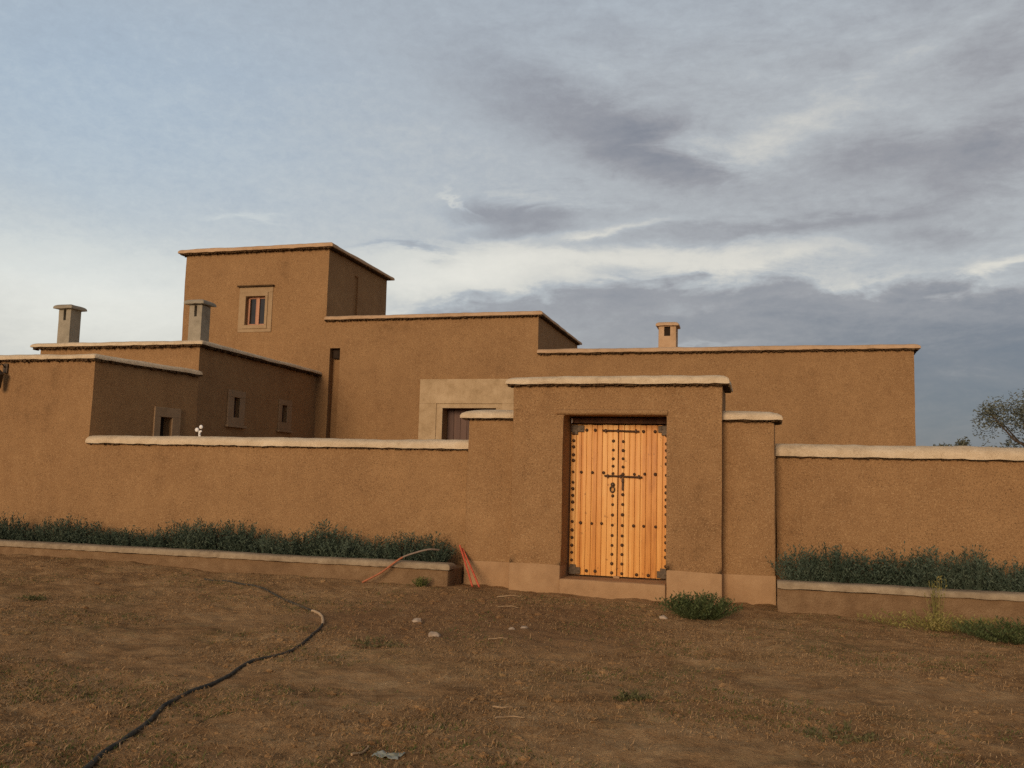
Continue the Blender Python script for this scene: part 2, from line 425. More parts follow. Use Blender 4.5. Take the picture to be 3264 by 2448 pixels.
for c in CLOUDS:
    b_ = blob(*c[:5], c[5] * 1.25, *c[6:]); t = b_ if t is None else k.math('ADD', t, b_)
# the long cloud bank lying low over the house, darker downwards and to the right
edge = k.math('SUBTRACT', 13.0, k.math('MULTIPLY', k.math('MULTIPLY', az, az), .0045))
n5 = cloud_noise(14, 6, .6, off=(3, 5, 2), stretch=(1, 1, 2.4))
dd = k.math('SUBTRACT', edge, k.math('ADD', elw, k.math('MULTIPLY', k.math('SUBTRACT', n5, .5), 3.6)))
bank = k.math('MINIMUM', k.math('MAXIMUM', k.math('MULTIPLY', dd, .9), 0), 1)
bank = k.math('MULTIPLY', bank, k.math('MINIMUM', k.math('MAXIMUM', k.math('MULTIPLY', k.math('ADD', az, 26), .16), 0), 1))
depth = k.math('MINIMUM', k.math('MAXIMUM', k.math('MULTIPLY', k.math('ADD', k.math('MULTIPLY', k.math('ADD', az, 10), .045), .15), k.math('MULTIPLY', dd, .14)), 0), 1)
t = k.math('SUBTRACT', t, k.math('MULTIPLY', bank, k.math('ADD', .23, k.math('MULTIPLY', depth, .30))))
base = k.math('SUBTRACT', .735, k.math('MULTIPLY', el, .0056))
base = k.math('SUBTRACT', base, k.math('MULTIPLY', k.math('MAXIMUM', k.math('ADD', az, 20), 0), .0016))
tone = k.math('ADD', base, t)
amp = k.math('MINIMUM', k.math('MAXIMUM', k.math('MULTIPLY', k.math('ADD', az, 34), .028), .25), 1)
tone = k.math('ADD', tone, k.math('MULTIPLY', k.math('MULTIPLY', k.math('SUBTRACT', n3, .5), .27), amp))
tone = k.math('ADD', tone, k.math('MULTIPLY', k.math('MULTIPLY', k.math('SUBTRACT', n4, .5), .2), amp))
n6 = cloud_noise(70, 4, .75, off=(2, 6, 5), stretch=(1, 1, 1.6))
tone = k.math('ADD', tone, k.math('MULTIPLY', k.math('SUBTRACT', n6, .5), .11))
cl = k.ramp(tone, [(.0, (.12, .145, .195)), (.2, (.19, .2, .235)), (.42, (.33, .325, .34)), (.6, (.48, .495, .505)), (.78, (.735, .705, .63)), (1, (.9, .85, .74))])
clear = k.math('ADD', blob(-44, 21, 22, 11, 0, .8), blob(-8, 32, 30, 7, 0, .35))
cl = k.mix(clear, cl, k.mix(1.0, cl, (.86, 1.05, 1.26), 'MULTIPLY'))
sk = k.mix(1.0, sky.outputs[0], (.1, .1, .1), 'MULTIPLY')
k.l(k.mix(.12, cl, sk), bg.inputs['Color'])
bg.inputs['Strength'].default_value = 1.0

SC.view_settings.view_transform = 'Standard'; SC.view_settings.look = 'None'
SC.view_settings.exposure = 0; SC.view_settings.gamma = 1
SC.render.engine = 'CYCLES'
SC.cycles.max_bounces = 6; SC.cycles.use_denoising = False
SC.cycles.filter_width = 1.5

# ------------------------------------------------------------------ ground
def gz(x, y):
    z = .10 * max(0, min(1, (y - 9.5) / 3)) * max(0, min(1, (-x - 5.5) / 5)) + .06 * max(0, min(1, (y - 9) / 3.5)) * max(0, min(1, (-x - 1.2) / 3))
    z -= .04 * max(0, min(1, (x - .5) / 3))
    z += .035 * math.exp(-(((x + 3.4) / 1.6) ** 2 + ((y - 11.6) / .9) ** 2))
    z += .02 * math.exp(-(((x + 3.2) / 1.3) ** 2 + ((y - 9.6) / 1.3) ** 2))
    z += nz((x, y, 0), .55) * .035 + nz((x, y, 3), 1.9) * .02
    return z
def gzf(x, y):
    f = min(1, max(0, (40 - y) / 20))
    return gz(x, y) + (nz((x, y, 7), 5.2) * .022 + nz((x, y, 1), 12) * .016 + abs(nz((x, y, 5), 7)) * .03 * math.exp(-(((x + 3.1) / 2.2) ** 2 + ((y - 10.8) / 1.5) ** 2))) * f
def axis_pts(fine_a, fine_b, st, lo, hi):
    p = []; x = fine_a
    while x < fine_b: p.append(x); x += st
    d = st
    while x < hi: p.append(x); d *= 1.25; x += d
    p.append(hi); x, d, q = fine_a, st, []
    while x > lo:
        d *= 1.25; x -= d; q.append(max(x, lo))
    return q[::-1] + p
bm = bmesh.new()
gx = axis_pts(-13.5, 5.5, .042, -900, 900); gy = axis_pts(3.4, 13.0, .042, -500, 1500)
vv = [[bm.verts.new((x, y, gzf(x, y))) for x in gx] for y in gy]
for j in range(len(gy) - 1):
    for i in range(len(gx) - 1):
        bm.faces.new((vv[j][i], vv[j][i+1], vv[j+1][i+1], vv[j+1][i]))
tag(link('ground', bm, M['ground'], smooth=180), kind='structure')

# ------------------------------------------------------------------ gateway
YG, YP, YW = 13.05, 13.32, 13.75
G = empty('gateway', (-2.11, 13.5, 0), 'tall mud gateway with side piers and a lit yellow plank double door', 'gateway')
DX0, DX1, DZ0, DZ1 = -2.86, -1.36, .24, 2.60
link('wall', wall_box(-3.62, -.60, YG, 14.05, .42, 3.03, front=[(DX0, DX1, .42, DZ1, .62)], step=.16, bevel=.035), M['mud'], G, 25)
link('coping', coping_bm(-3.62, -.60, YG, 14.05, 3.035, .13, over=.11, r=.2), M['lime'], G, 60)
link('reed_layer', reeds_bm(-3.62, -.60, YG, 14.05, 3.03, .085, .022, 'FRL'), M['reed'], G)
# plinth: two blocks either side of the opening, 6 mm proud
for a, b in ((-3.627, DX0 - .004), (DX1 + .004, -.593)):
    link('plinth', wall_box(a, b, YG - .006, 14.056, -.15, .43, step=.2, bevel=.02), M['mudbase'], G, 25)
bm = bmesh.new(); box(bm, DX0 - .003, DX1 + .003, YG - .035, 13.75, -.15, .235, .02); bmesh.ops.subdivide_edges(bm, edges=bm.edges, cuts=5, use_grid_fill=True); rough(bm, .012, 2, .006, 7)
link('step', bm, M['mudbase'], G, 40)
for a, b in ((-4.41, -3.58), (-.64, .115)):
    s = -1 if a < -2 else 1
    link('pier', wall_box(a, b, YP, 14.1, .40, 2.545, step=.18, bevel=.04), M['mud'], G, 25)
    link('plinth', wall_box(a - (.006 if s < 0 else -.02), b + (.006 if s > 0 else -.02), YP - .006, 14.106, -.15, .405, step=.2, bevel=.02), M['mudbase'], G, 25)
    e = 'LFB' if s < 0 else 'RFB'
    link('pier_coping', coping_bm(a, b, YP, 14.1, 2.55, .15, over=.1, r=.42, ends=e), M['lime'], G, 60)
    link('reed_layer', reeds_bm(a, b, YP, 14.1, 2.55, .075, .022, 'FL' if s < 0 else 'FR'), M['reed'], G)
# rounded render lip over the door opening and the beam behind it
bm = tube([(x, YG + .002 + .006 * nz((x, 0, 0), 3), DZ1 + .03 + .010 * nz((x, 2, 0), 2)) for x in frange(DX0 - .10, DX1 + .01, .05)], .042, 10)
link('lintel', bm, M['mud'], G, 60)
YD = 13.52                                   # face of the door leaves
XA, XM, XB = -2.838, -2.118, -1.385
bm = bmesh.new()
box(bm, DX0 + .012, DX1 - .012, YD - .03, YD + .07, 2.50, 2.585, .006)
box(bm, DX0 + .002, XA - .004, YD - .004, YD + .07, DZ0, 2.497, .004)
box(bm, XB + .004, DX1 - .002, YD - .002, YD + .07, DZ0, 2.497, .004)
link('door_frame', bm, M['lintel'], G)
def plank_leaf(xa, xb, flip):
    bm = bmesh.new(); n = 9; w = (xb - xa) / n
    rnd = random.Random(3 if flip else 5)
    for i in range(n):
        edge = (i == (0 if flip else n - 1))
        z0 = DZ0 + .018 + rnd.uniform(0, .004); z1 = 2.478 + rnd.uniform(-.004, .004)
        dy = rnd.uniform(0, .006) - (.012 if edge else 0)
        box(bm, xa + i * w + .0025, xa + (i + 1) * w - .0025, YD + dy, YD + .045, z0, z1, .004)
    box(bm, xa + .004, xb - .004, YD + .03, YD + .055, DZ0 + .02, 2.47)      # backing behind the board joints
    return bm
XA, XM, XB = -2.838, -2.118, -1.385
leaves = [link('door_leaf', plank_leaf(XA, XM - .004, False), M['door'], G, 30), link('door_leaf', plank_leaf(XM + .004, XB, True), M['door'], G, 30)]
def stud_mesh(r):
    bm = bmesh.new(); seg = 10
    prof = [(r, 0), (r * .97, r * .3), (r * .72, r * .68), (r * .35, r * .88)]
    rings = [[bm.verts.new((q * math.cos(a / seg * 2 * math.pi), -h, q * math.sin(a / seg * 2 * math.pi))) for a in range(seg)] for q, h in prof]
    for a, b in zip(rings[:-1], rings[1:]):
        for i in range(seg): bm.faces.new((a[i], a[(i+1) % seg], b[(i+1) % seg], b[i]))
    bm.faces.new(rings[-1]); bmesh.ops.recalc_face_normals(bm, faces=bm.faces)
    me = bpy.data.meshes.new('stud'); bm.to_mesh(me); bm.free(); me.materials.append(M['iron'])
    for p in me.polygons: p.use_smooth = True
    return me
SM = stud_mesh(.0245); rnd = random.Random(11)
def stud(leaf, x, z, s=1.0):
    o = bpy.data.objects.new('stud', SM); COL.objects.link(o); o.parent = leaf
    o.location = Vector((x, YD - .011, z)); o.scale = (s, s, s)
def zpix(v): return 2.478 - (v - 232) / (1515 - 232) * 2.22           # heights measured down the door
zl = [308, 370, 425, 490, 545, 638, 728, 785, 843, 903, 963, 1068, 1142, 1205, 1265, 1325, 1390]
zc = [370, 448, 522, 585, 648, 838, 912, 1000, 1085, 1172, 1255, 1330, 1408, 1485]
zc2 = [373, 450, 520, 590, 652, 825, 908, 995, 1085, 1172, 1250, 1328, 1407, 1487]
for v in zl:
    stud(leaves[0], XA + .042, zpix(v) + rnd.uniform(-.006, .006), rnd.uniform(.85, 1.08))
    stud(leaves[1], XB - .028, zpix(v + 15) + rnd.uniform(-.01, .01), rnd.uniform(.85, 1.08))
for v in zc: stud(leaves[0], XM - .075, zpix(v), rnd.uniform(.9, 1.08))
for v in zc2: stud(leaves[1], XM + .072, zpix(v), rnd.uniform(.9, 1.08))
for v in (642, 1077):
    for x in (-2.665, -2.505, -2.345): stud(leaves[0], x + rnd.uniform(-.01, .01), zpix(v) + rnd.uniform(-.005, .005), rnd.uniform(.85, 1.05))
    for x in (-1.885, -1.735, -1.565): stud(leaves[1], x + rnd.uniform(-.01, .01), zpix(v + 6) + rnd.uniform(-.005, .005), rnd.uniform(.85, 1.05))
for x in (-2.60, -2.47): stud(leaves[0], x, zpix(278)); stud(leaves[0], x + .03, zpix(1478))
for x in (-1.75, -1.58): stud(leaves[1], x, zpix(285)); stud(leaves[1], x - .08, zpix(1490))
def plate(leaf, x0, x1, z0, z1, cx, cz):
    """Iron corner fitting: an L of two straps with a rounded boss."""
    bm = bmesh.new()
    box(bm, x0, x1, YD - .021, YD - .0125, cz - .055, cz + .045, .005)
    box(bm, cx - .045, cx + .045, YD - .024, YD - .0135, z0, z1, .005)
    for dx in (.35, .8):
        xx = x0 + (x1 - x0) * dx
        box(bm, xx - .012, xx + .012, YD - .034, YD - .0215, cz - .02, cz + .004, .006)
    link('corner_plate', bm, M['darkiron'], leaf)
plate(leaves[0], XA + .002, XA + .2, 2.33, 2.475, XA + .06, 2.425)
plate(leaves[1], XB - .15, XB - .002, 2.33, 2.475, XB - .055, 2.425)
plate(leaves[0], XA + .002, XA + .175, DZ0 + .025, DZ0 + .17, XA + .06, DZ0 + .085)
plate(leaves[1], XB - .15, XB - .002, DZ0 + .025, DZ0 + .17, XB - .06, DZ0 + .085)
def bolt(leaf, xa, xb, z):
    bm = tube([(x, YD - .03, z - .012 * (x - xa) / (xb - xa)) for x in (xa, (xa + xb) / 2, xb)], .014, 8)
    for x in (xa + .05, (xa + xb) / 2 - .04, xb - .05):
        box(bm, x - .011, x + .011, YD - .048, YD - .006, z - .03, z + .022, .004)
    link('sliding_bolt', bm, M['iron'], leaf)
bolt(leaves[1], -2.36, -1.81, zpix(280)); bolt(leaves[1], -2.32, -1.76, zpix(668))
bm = bmesh.new(); box(bm, -2.061, -2.031, YD - .026, YD - .0135, zpix(790), zpix(685), .004)
box(bm, -2.063, -2.029, YD - .045, YD - .027, zpix(720), zpix(690), .004)
link('hasp', bm, M['iron'], leaves[1])
bm = bmesh.new(); bmesh.ops.create_uvsphere(bm, u_segments=12, v_segments=8, radius=.033, matrix=Matrix.Translation((XM - .075, YD - .03, zpix(742))))
ring = tube([(XM - .08 + .032 * math.sin(a), YD - .04 - .008 * math.cos(a), zpix(782) + .042 * math.cos(a)) for a in [i / 18 * 2 * math.pi for i in range(19)]], .011, 7)
me = bpy.data.meshes.new('t'); ring.to_mesh(me); ring.free(); bm.from_mesh(me)
link('door_knocker', bm, M['darkiron'], leaves[0], 60)
bm = bmesh.new(); box(bm, XM - .05, XM + .045, YD - .05, YD + .01, DZ0 - .006, DZ0 + .03, .012)
link('door_stop', bm, M['mudbase'], G)
bm = bmesh.new(); box(bm, -2.828, -2.806, YD - .075, YD - .031, 2.50, 2.57, .006); box(bm, -2.82, -2.814, YD - .09, YD - .075, 2.515, 2.555)
link('white_peg', bm, M['white'], G)  # small white peg at the frame's top left corner

# ------------------------------------------------------------------ boundary walls
def boundary(x0, x1, zc, h, label, ends):
    Wl = empty('boundary_wall', ((x0 + x1) / 2, YW + .2, 0), label, 'wall')
    link('masonry', wall_box(x0, x1, YW - .008, YW + .42, -.2, zc, step=.25, bevel=.02, sides='FTLR'), M['mud'], Wl, 25)
    xc = max(x0, -11.685)
    link('coping', coping_bm(xc, x1, YW, YW + .42, zc + .004, h, over=.09, r=.24, ends=ends, wav=.02), M['lime'], Wl, 60)
    link('reed_layer', reeds_bm(xc, x1, YW, YW + .42, zc + .004, .06, .022, 'F'), M['reed'], Wl)
    return Wl
boundary(-11.98, -4.416, 2.085, .15, 'long low mud wall left of the gate, pale coping on top', 'FB')
boundary(.125, 9.0, 2.06, .185, 'mud wall right of the gate with a thick pale coping', 'FB')

# ------------------------------------------------------------------ house
YH, YL = 21.34, 16.24
H = empty('earth_house', (-8, 21, 0), 'large brown earth house of flat roofed blocks with a square tower', 'house')
XWING = -11.24
# front facade blocks stand side by side in one plane
slot = [(-10.90, -10.62, 1.0, 4.92, .22)]
portal_hole = [(-7.74, -6.36, -.2, 3.37, .45)]
link('tower', wall_box(-15.37, -11.05, YH, 25.15, -.2, 7.58, front=[(-13.43, -12.845, 5.57, 6.35, .3)], side=[(22.9, 23.15, 4.0, 7.2, .05)], step=.25), M['mud'], H, 25)
link('tower_coping', coping_bm(-15.37, -11.05, YH, 25.15, 7.585, .135, over=.17, r=.18), M['chimp'], H, 60)
link('reed_layer', reeds_bm(-15.37, -11.05, YH, 25.15, 7.58, .13, .035, 'FRL'), M['reed'], H)
link('hall', wall_box(-11.05, -5.34, YH, 26.05, -.2, 5.645, front=slot + portal_hole, step=.25, bevel=0), M['mud'], H, 25)
link('hall_coping', coping_bm(-11.04, -5.34, YH, 26.05, 5.65, .11, over=.12, r=.15, ends='FRB'), M['chimp'], H, 60)
link('reed_layer', reeds_bm(-11.04, -5.34, YH, 26.05, 5.645, .1, .03, 'FR'), M['reed'], H)
link('annex', wall_box(-5.34, 3.10, YH, 27.0, -.2, 4.70, step=.3, bevel=0), M['mud'], H, 25)
link('annex_coping', coping_bm(-5.34, 3.10, YH, 27.0, 4.705, .11, over=.12, r=.15, ends='FRB'), M['chimp'], H, 60)
link('reed_layer', reeds_bm(-5.34, 3.10, YH, 27.0, 4.70, .1, .03, 'FR'), M['reed'], H)
def skew(bm):
    """The corner block's flank is not square: it runs out to meet the wing's corner."""
    for v in bm.verts:
        v.co.x += .46 * (v.co.y - YW) / (YL - YW) * max(0, (v.co.x + 22) / 10.32)
    return bm
win_side = [(17.57, 17.80, 2.84, 3.28, .25), (19.64, 19.88, 2.88, 3.29, .25)]
link('wing', wall_box(-15.22, XWING, YL, YH - .002, -.2, 4.225, side=win_side, step=.25), M['mud'], H, 25)
link('wing_coping', coping_bm(-15.22, XWING, YL, YH - .01, 4.23, .10, over=.15, r=.17, ends='LFR'), M['lime'], H, 60)
link('reed_layer', reeds_bm(-15.22, XWING, YL, YH - .01, 4.225, .12, .04, 'FRL'), M['reed'], H)
link('corner_block', skew(wall_box(-22.0, -11.68, YW, YL - .002, -.2, 3.60, side=[(15.30, 15.59, .4, 2.68, .25)], step=.25)), M['mud'], H, 25)
link('block_coping', skew(coping_bm(-22.0, -11.68, YW, YL - .01, 3.605, .105, over=.09, r=.17, ends='LFR')), M['lime'], H, 60)
link('reed_layer', skew(reeds_bm(-22.0, -11.68, YW, YL - .01, 3.60, .08, .035, 'FR')), M['reed'], H)

def frame_front(x0, x1, z0, z1, hx0, hx1, hz0, hz1, y, t):
    bm = bmesh.new()
    box(bm, x0, x1, y - t, y - .001, hz1, z1, .008); box(bm, x0, x1, y - t, y - .001, z0, hz0, .008)
    box(bm, x0, hx0, y - t, y - .001, hz0, hz1, .006); box(bm, hx1, x1, y - t, y - .001, hz0, hz1, .006)
    return bm
def frame_side(y0, y1, z0, z1, hy0, hy1, hz0, hz1, x, t):
    bm = bmesh.new()
    box(bm, x + .001, x + t, y0, y1, hz1, z1, .008); box(bm, x + .001, x + t, y0, y1, z0, hz0, .008)
    box(bm, x + .001, x + t, y0, hy0, hz0, hz1, .006); box(bm, x + .001, x + t, hy1, y1, hz0, hz1, .006)
    return bm
# tower window: double plaster surround, pink wooden casement, two dark panes
w = link('window', frame_front(-13.50, -12.77, 5.47, 6.45, -13.43, -12.845, 5.57, 6.35, YH, .045), M['trim'], H)
link('surround', frame_front(-13.64, -12.64, 5.38, 6.60, -13.50, -12.77, 5.47, 6.45, YH, .022), M['trim'], w)
bm = bmesh.new(); box(bm, -13.68, -12.60, YH - .10, YH - .002, 6.603, 6.64, .006); link('hood', bm, M['reed'], w)
bm = bmesh.new()
box(bm, -13.43, -13.375, YH + .10, YH + .16, 5.57, 6.35, .004); box(bm, -12.9, -12.845, YH + .10, YH + .16, 5.57, 6.35, .004)
box(bm, -13.19, -13.085, YH + .09, YH + .17, 5.57, 6.35, .004)
for a, b in ((-13.374, -13.191), (-13.084, -12.901)):
    box(bm, a, b, YH + .10, YH + .16, 5.57, 5.62, .004); box(bm, a, b, YH + .10, YH + .16, 6.30, 6.35, .004)
link('casement', bm, M['pinkwood'], w)
for a, b in ((-13.373, -13.192), (-13.083, -12.902)):
    bm = bmesh.new(); box(bm, a, b, YH + .12, YH + .135, 5.622, 6.298); link('pane', bm, M['glass'], w)
# two slit windows on the shaded flank of the wing, with pale surrounds
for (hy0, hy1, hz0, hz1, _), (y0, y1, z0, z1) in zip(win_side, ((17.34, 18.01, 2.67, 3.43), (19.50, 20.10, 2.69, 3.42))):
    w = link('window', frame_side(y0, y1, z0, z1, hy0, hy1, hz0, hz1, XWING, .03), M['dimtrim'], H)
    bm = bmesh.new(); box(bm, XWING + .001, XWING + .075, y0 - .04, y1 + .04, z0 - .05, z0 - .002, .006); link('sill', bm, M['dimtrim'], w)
    bm = bmesh.new(); box(bm, XWING - .13, XWING - .115, hy0 + .001, hy1 - .001, hz0 + .001, hz1 - .001); link('pane', bm, M['glass'], w)
    bm = bmesh.new()
    box(bm, XWING - .112, XWING - .08, hy0 + .001, hy0 + .03, hz0 + .001, hz1 - .001); box(bm, XWING - .112, XWING - .08, hy1 - .03, hy1 - .001, hz0 + .001, hz1 - .001)
    link('casement', bm, M['redwood'], w)
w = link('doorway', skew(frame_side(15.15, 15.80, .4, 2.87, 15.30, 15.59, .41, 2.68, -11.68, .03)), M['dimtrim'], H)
bm = bmesh.new(); box(bm, -11.86, -11.84, 15.305, 15.585, .42, 2.675); link('door', skew(bm), M['dark'], w)
# slim downpipe recess beside the tower: dark block at its head paints in lintel shade plus a dark square
bm = bmesh.new(); box(bm, -10.87, -10.65, YH + .13, YH + .215, 4.66, 4.89, .01); link('slot_shade', bm, M['dark'], H)
# portal of pale plaster around the entrance
P = link('portal', frame_front(-8.35, -5.75, -.2, 4.09, -7.90, -6.20, -.19, 3.48, YH, .05), M['portal'], H)
link('architrave', frame_front(-7.899, -6.201, -.19, 3.478, -7.74, -6.36, -.18, 3.37, YH, .028), M['portal'], P)
bm = bmesh.new(); n = 8
for i in range(n):
    a = -7.735 + i * (1.37 / n)
    box(bm, a + .003, a + 1.37 / n - .003, YH + .36, YH + .43, -.15, 3.36, .004)
link('door', bm, M['redwood'], P)

def chimney(x, y, z, w, h, mat, capw, slot_w, slot_h, through=False):
    hole = (x + w / 2 - slot_w / 2, x + w / 2 + slot_w / 2, z + h - slot_h, z + h - .012, .10)
    sh = (y + w / 2 - slot_w / 2, y + w / 2 + slot_w / 2, z + h - slot_h, z + h - .012, .10)
    bm = wall_box(x, x + w, y, y + w, z, z + h, front=[hole], side=[sh] if through else [], step=.12, bevel=.015)
    c = link('chimney', bm, mat, H, 25)
    link('chimney_cap', coping_bm(x, x + w, y, y + w, z + h + .002, .11, over=capw, r=.16, wav=.008, step=.04), mat, c, 60)
    bm = bmesh.new()
    box(bm, hole[0] + .004, hole[1] - .004, y + .07, y + .095, hole[2] + .004, hole[3] - .004)
    if through: box(bm, x + w - .095, x + w - .07, sh[0] + .004, sh[1] - .004, sh[2] + .004, sh[3] - .004)
    link('flue', bm, M['dark'], c)
chimney(-15.42, 16.9, 4.2, .32, 1.02, M['chim'], .088, .065, .26)
chimney(-12.02, 16.9, 4.2, .31, 1.03, M['chim'], .088, .065, .26)
chimney(-2.5, 21.9, 4.72, .42, .70, M['chimp'], .06, .15, .24, True)

# lantern on the corner block, mostly cut by the frame
L = empty('wall_lantern', (-13.62, YW - .1, 3.15), 'dark iron lantern on the mud wall at the far left edge', 'lantern')
bm = bmesh.new(); box(bm, -13.68, -13.58, YW - .03, YW - .003, 3.36, 3.54, .008); link('wall_plate', bm, M['darkiron'], L)
link('bracket', tube(spline([(-13.635, YW - .03, 3.46), (-13.635, YW - .1, 3.52), (-13.635, YW - .16, 3.48), (-13.635, YW - .16, 3.41)], 5), .010), M['darkiron'], L, 60)
bm = bmesh.new(); bmesh.ops.create_cone(bm, cap_ends=True, segments=6, radius1=.115, radius2=.02, depth=.10, matrix=Matrix.Translation((-13.635, YW - .16, 3.36))); link('hood', bm, M['darkiron'], L)
bm = bmesh.new(); bmesh.ops.create_cone(bm, cap_ends=True, segments=6, radius1=.06, radius2=.085, depth=.22, matrix=Matrix.Translation((-13.635, YW - .16, 3.195)))
link('lamp_glass', bm, M['glass'], L)
bm = bmesh.new(); bmesh.ops.create_cone(bm, cap_ends=True, segments=6, radius1=.03, radius2=.07, depth=.04, matrix=Matrix.Translation((-13.635, YW - .16, 3.062))); link('base', bm, M['darkiron'], L)

FX = -9.505
# small white three-lobed finial standing on the left coping
bm = tube([(FX, YW + .12, 2.19), (FX + .005, YW + .12, 2.26), (FX, YW + .12, 2.34)], .021, 8)
for dx, dz, r in ((-.052, .135, .038), (.025, .185, .036), (.028, .11, .018)):
    bmesh.ops.create_uvsphere(bm, u_segments=10, v_segments=8, radius=r, matrix=Matrix.Translation((FX + dx, YW + .12, 2.22 + dz)) @ Matrix.Diagonal((1, .7, 1, 1)))
tag(link('finial', bm, M['white'], None, 60), 'tiny white lobed ornament standing on the coping of the left wall', 'ornament')

# ------------------------------------------------------------------ planters
YQ = 12.68
def planter(x0, x1, label, ends):
    Pn = empty('planter', ((x0 + x1) / 2, YQ + .4, 0), label, 'planter')
    bm = wall_box(x0, x1, YQ + .02, YQ + .22, -.2, .305, step=.1, bevel=.02)
    rough(bm, .02, 2.2, .008, 8)
    link('rubble_wall', bm, M['planter'], Pn, 40)
    y1 = YP - .012 if x1 > -4.38 and x1 < 0 else YW - .012
    if 'R' in ends:
        bm = wall_box(x1 - .2, x1, YQ + .225, YW - .02, -.2, .30, step=.12, bevel=.02); link('end_wall', bm, M['planter'], Pn, 25)
    link('coping', coping_bm(x0, x1, YQ, YQ + .26, .308, .085, over=.03, r=.06, ends='F' + ('R' if 'R' in ends else '') + 'B', wav=.012), M['kerb'], Pn, 60)
    bm = bmesh.new(); xs = frange(x0, x1 - (.21 if 'R' in ends else 0), .12); ys = frange(YQ + .23, YW - .004, .08)
    vv = [[bm.verts.new((x, y, .26 + .03 * nz((x, y, 0), 4) + .015 * nz((x, y, 2), 12))) for x in xs] for y in ys]
    for j in range(len(ys) - 1):
        for i in range(len(xs) - 1): bm.faces.new((vv[j][i], vv[j][i+1], vv[j+1][i+1], vv[j+1][i]))
    link('soil', bm, M['soil'], Pn, 180)
planter(-16.0, -4.44, 'long low planter with pale rim under the wall left of the gate', 'R')
planter(.13, 8.0, 'low planter with pale rim under the wall right of the gate', '')

# ------------------------------------------------------------------ plants
def blades_bm(n, rad, h, lean, w, rnd, h_var=.35, base_r=.5, seg=3, droop=.3):
    bm = bmesh.new()
    for _ in range(n):
        a = rnd.uniform(0, 2 * math.pi); q = math.sqrt(rnd.random())
        base = Vector((math.cos(a) * q * rad * base_r, math.sin(a) * q * rad * base_r, 0))
        out = Vector((math.cos(a), math.sin(a), 0)) * q * lean + Vector((rnd.uniform(-.2, .2), rnd.uniform(-.2, .2), 0)) * lean
        hh = h * (1 - q * q * .45) * rnd.uniform(1 - h_var, 1 + h_var * .5)
        fa = rnd.uniform(0, math.pi); sv = Vector((math.cos(fa), math.sin(fa), 0)) * w * rnd.uniform(.6, 1.2)
        prev = None
        for s in range(seg + 1):
            t_ = s / seg
            c = base + out * (t_ ** 1.5) * hh + Vector((0, 0, hh * (t_ - droop * q * t_ * t_ * .6)))
            ww = sv * (1 - t_ * .85) * (.5 + min(1, t_ * 4) * .5)
            cur = (bm.verts.new(c - ww), bm.verts.new(c + ww))
            if prev: bm.faces.new((prev[0], prev[1], cur[1], cur[0]))
            prev = cur
    return bm
def leafy_bm(n_stem, h, spread, leaf, rnd, per=12):
    """Upright leafy stems, each carrying small paired leaves."""
    bm = bmesh.new()
    for _ in range(n_stem):
        a = rnd.uniform(0, 2 * math.pi); q = math.sqrt(rnd.random())
        b0 = Vector((math.cos(a) * q * spread * .45, math.sin(a) * q * spread * .45, 0))
        hh = h * (1 - .4 * q * q) * rnd.uniform(.65, 1.1)
        d = Vector((math.cos(a) * q * spread * .75, math.sin(a) * q * spread * .75, hh))
        d += Vector((rnd.uniform(-.05, .05), rnd.uniform(-.05, .05), 0))
        sw = Vector((.0035, 0, 0)); e = b0 + d
        bm.faces.new([bm.verts.new(p) for p in (b0 - sw, b0 + sw, e + sw * .4, e - sw * .4)])
        for i in range(per):
            t_ = .12 + .88 * (i + rnd.random()) / per
            c = b0 + d * t_; la = rnd.uniform(0, 2 * math.pi); up = rnd.uniform(.3, 1.7)
            ld = Vector((math.cos(la), math.sin(la), up)).normalized() * leaf * rnd.uniform(.7, 1.3)
            sd_ = ld.cross(Vector((rnd.uniform(-1, 1), rnd.uniform(-1, 1), rnd.uniform(-1, 1)))).normalized() * leaf * .16
            bm.faces.new([bm.verts.new(p) for p in (c, c + ld * .5 + sd_, c + ld, c + ld * .5 - sd_)])
    return bm
def plant_mesh(name, bm, mat):
    me = bpy.data.meshes.new(name); bm.to_mesh(me); bm.free(); me.materials.append(mat); return me
rnd = random.Random(21)
LAV = [plant_mesh('lavender_plant', leafy_bm(150, .56, .31, .05, rnd, 15), M['lav']) for _ in range(5)]
def lavender(x, y, s, label, group):
    o = bpy.data.objects.new('lavender_plant', rnd.choice(LAV)); COL.objects.link(o)
    o.location = (x, y, .25); o.rotation_euler = (rnd.uniform(-.06, .06), rnd.uniform(-.06, .06), rnd.uniform(0, 6.28)); o.scale = (s * rnd.uniform(.95, 1.2), s * rnd.uniform(.95, 1.2), s * rnd.uniform(.76, 1.18))
    tag(o, label, 'plant', group)
x = -13.1
while x < -4.75:
    lavender(x, YQ + .52 + rnd.uniform(-.05, .08), rnd.uniform(.86, 1.06), 'dark grey green bush in the planter row left of the gate', 'bushes in the left planter')
    x += rnd.uniform(.38, .5)
x = .42
while x < 4.2:
    lavender(x, YQ + .52 + rnd.uniform(-.05, .08), rnd.uniform(.92, 1.16), 'dark grey green bush in the planter row right of the gate', 'bushes in the right planter')
    x += rnd.uniform(.36, .5)

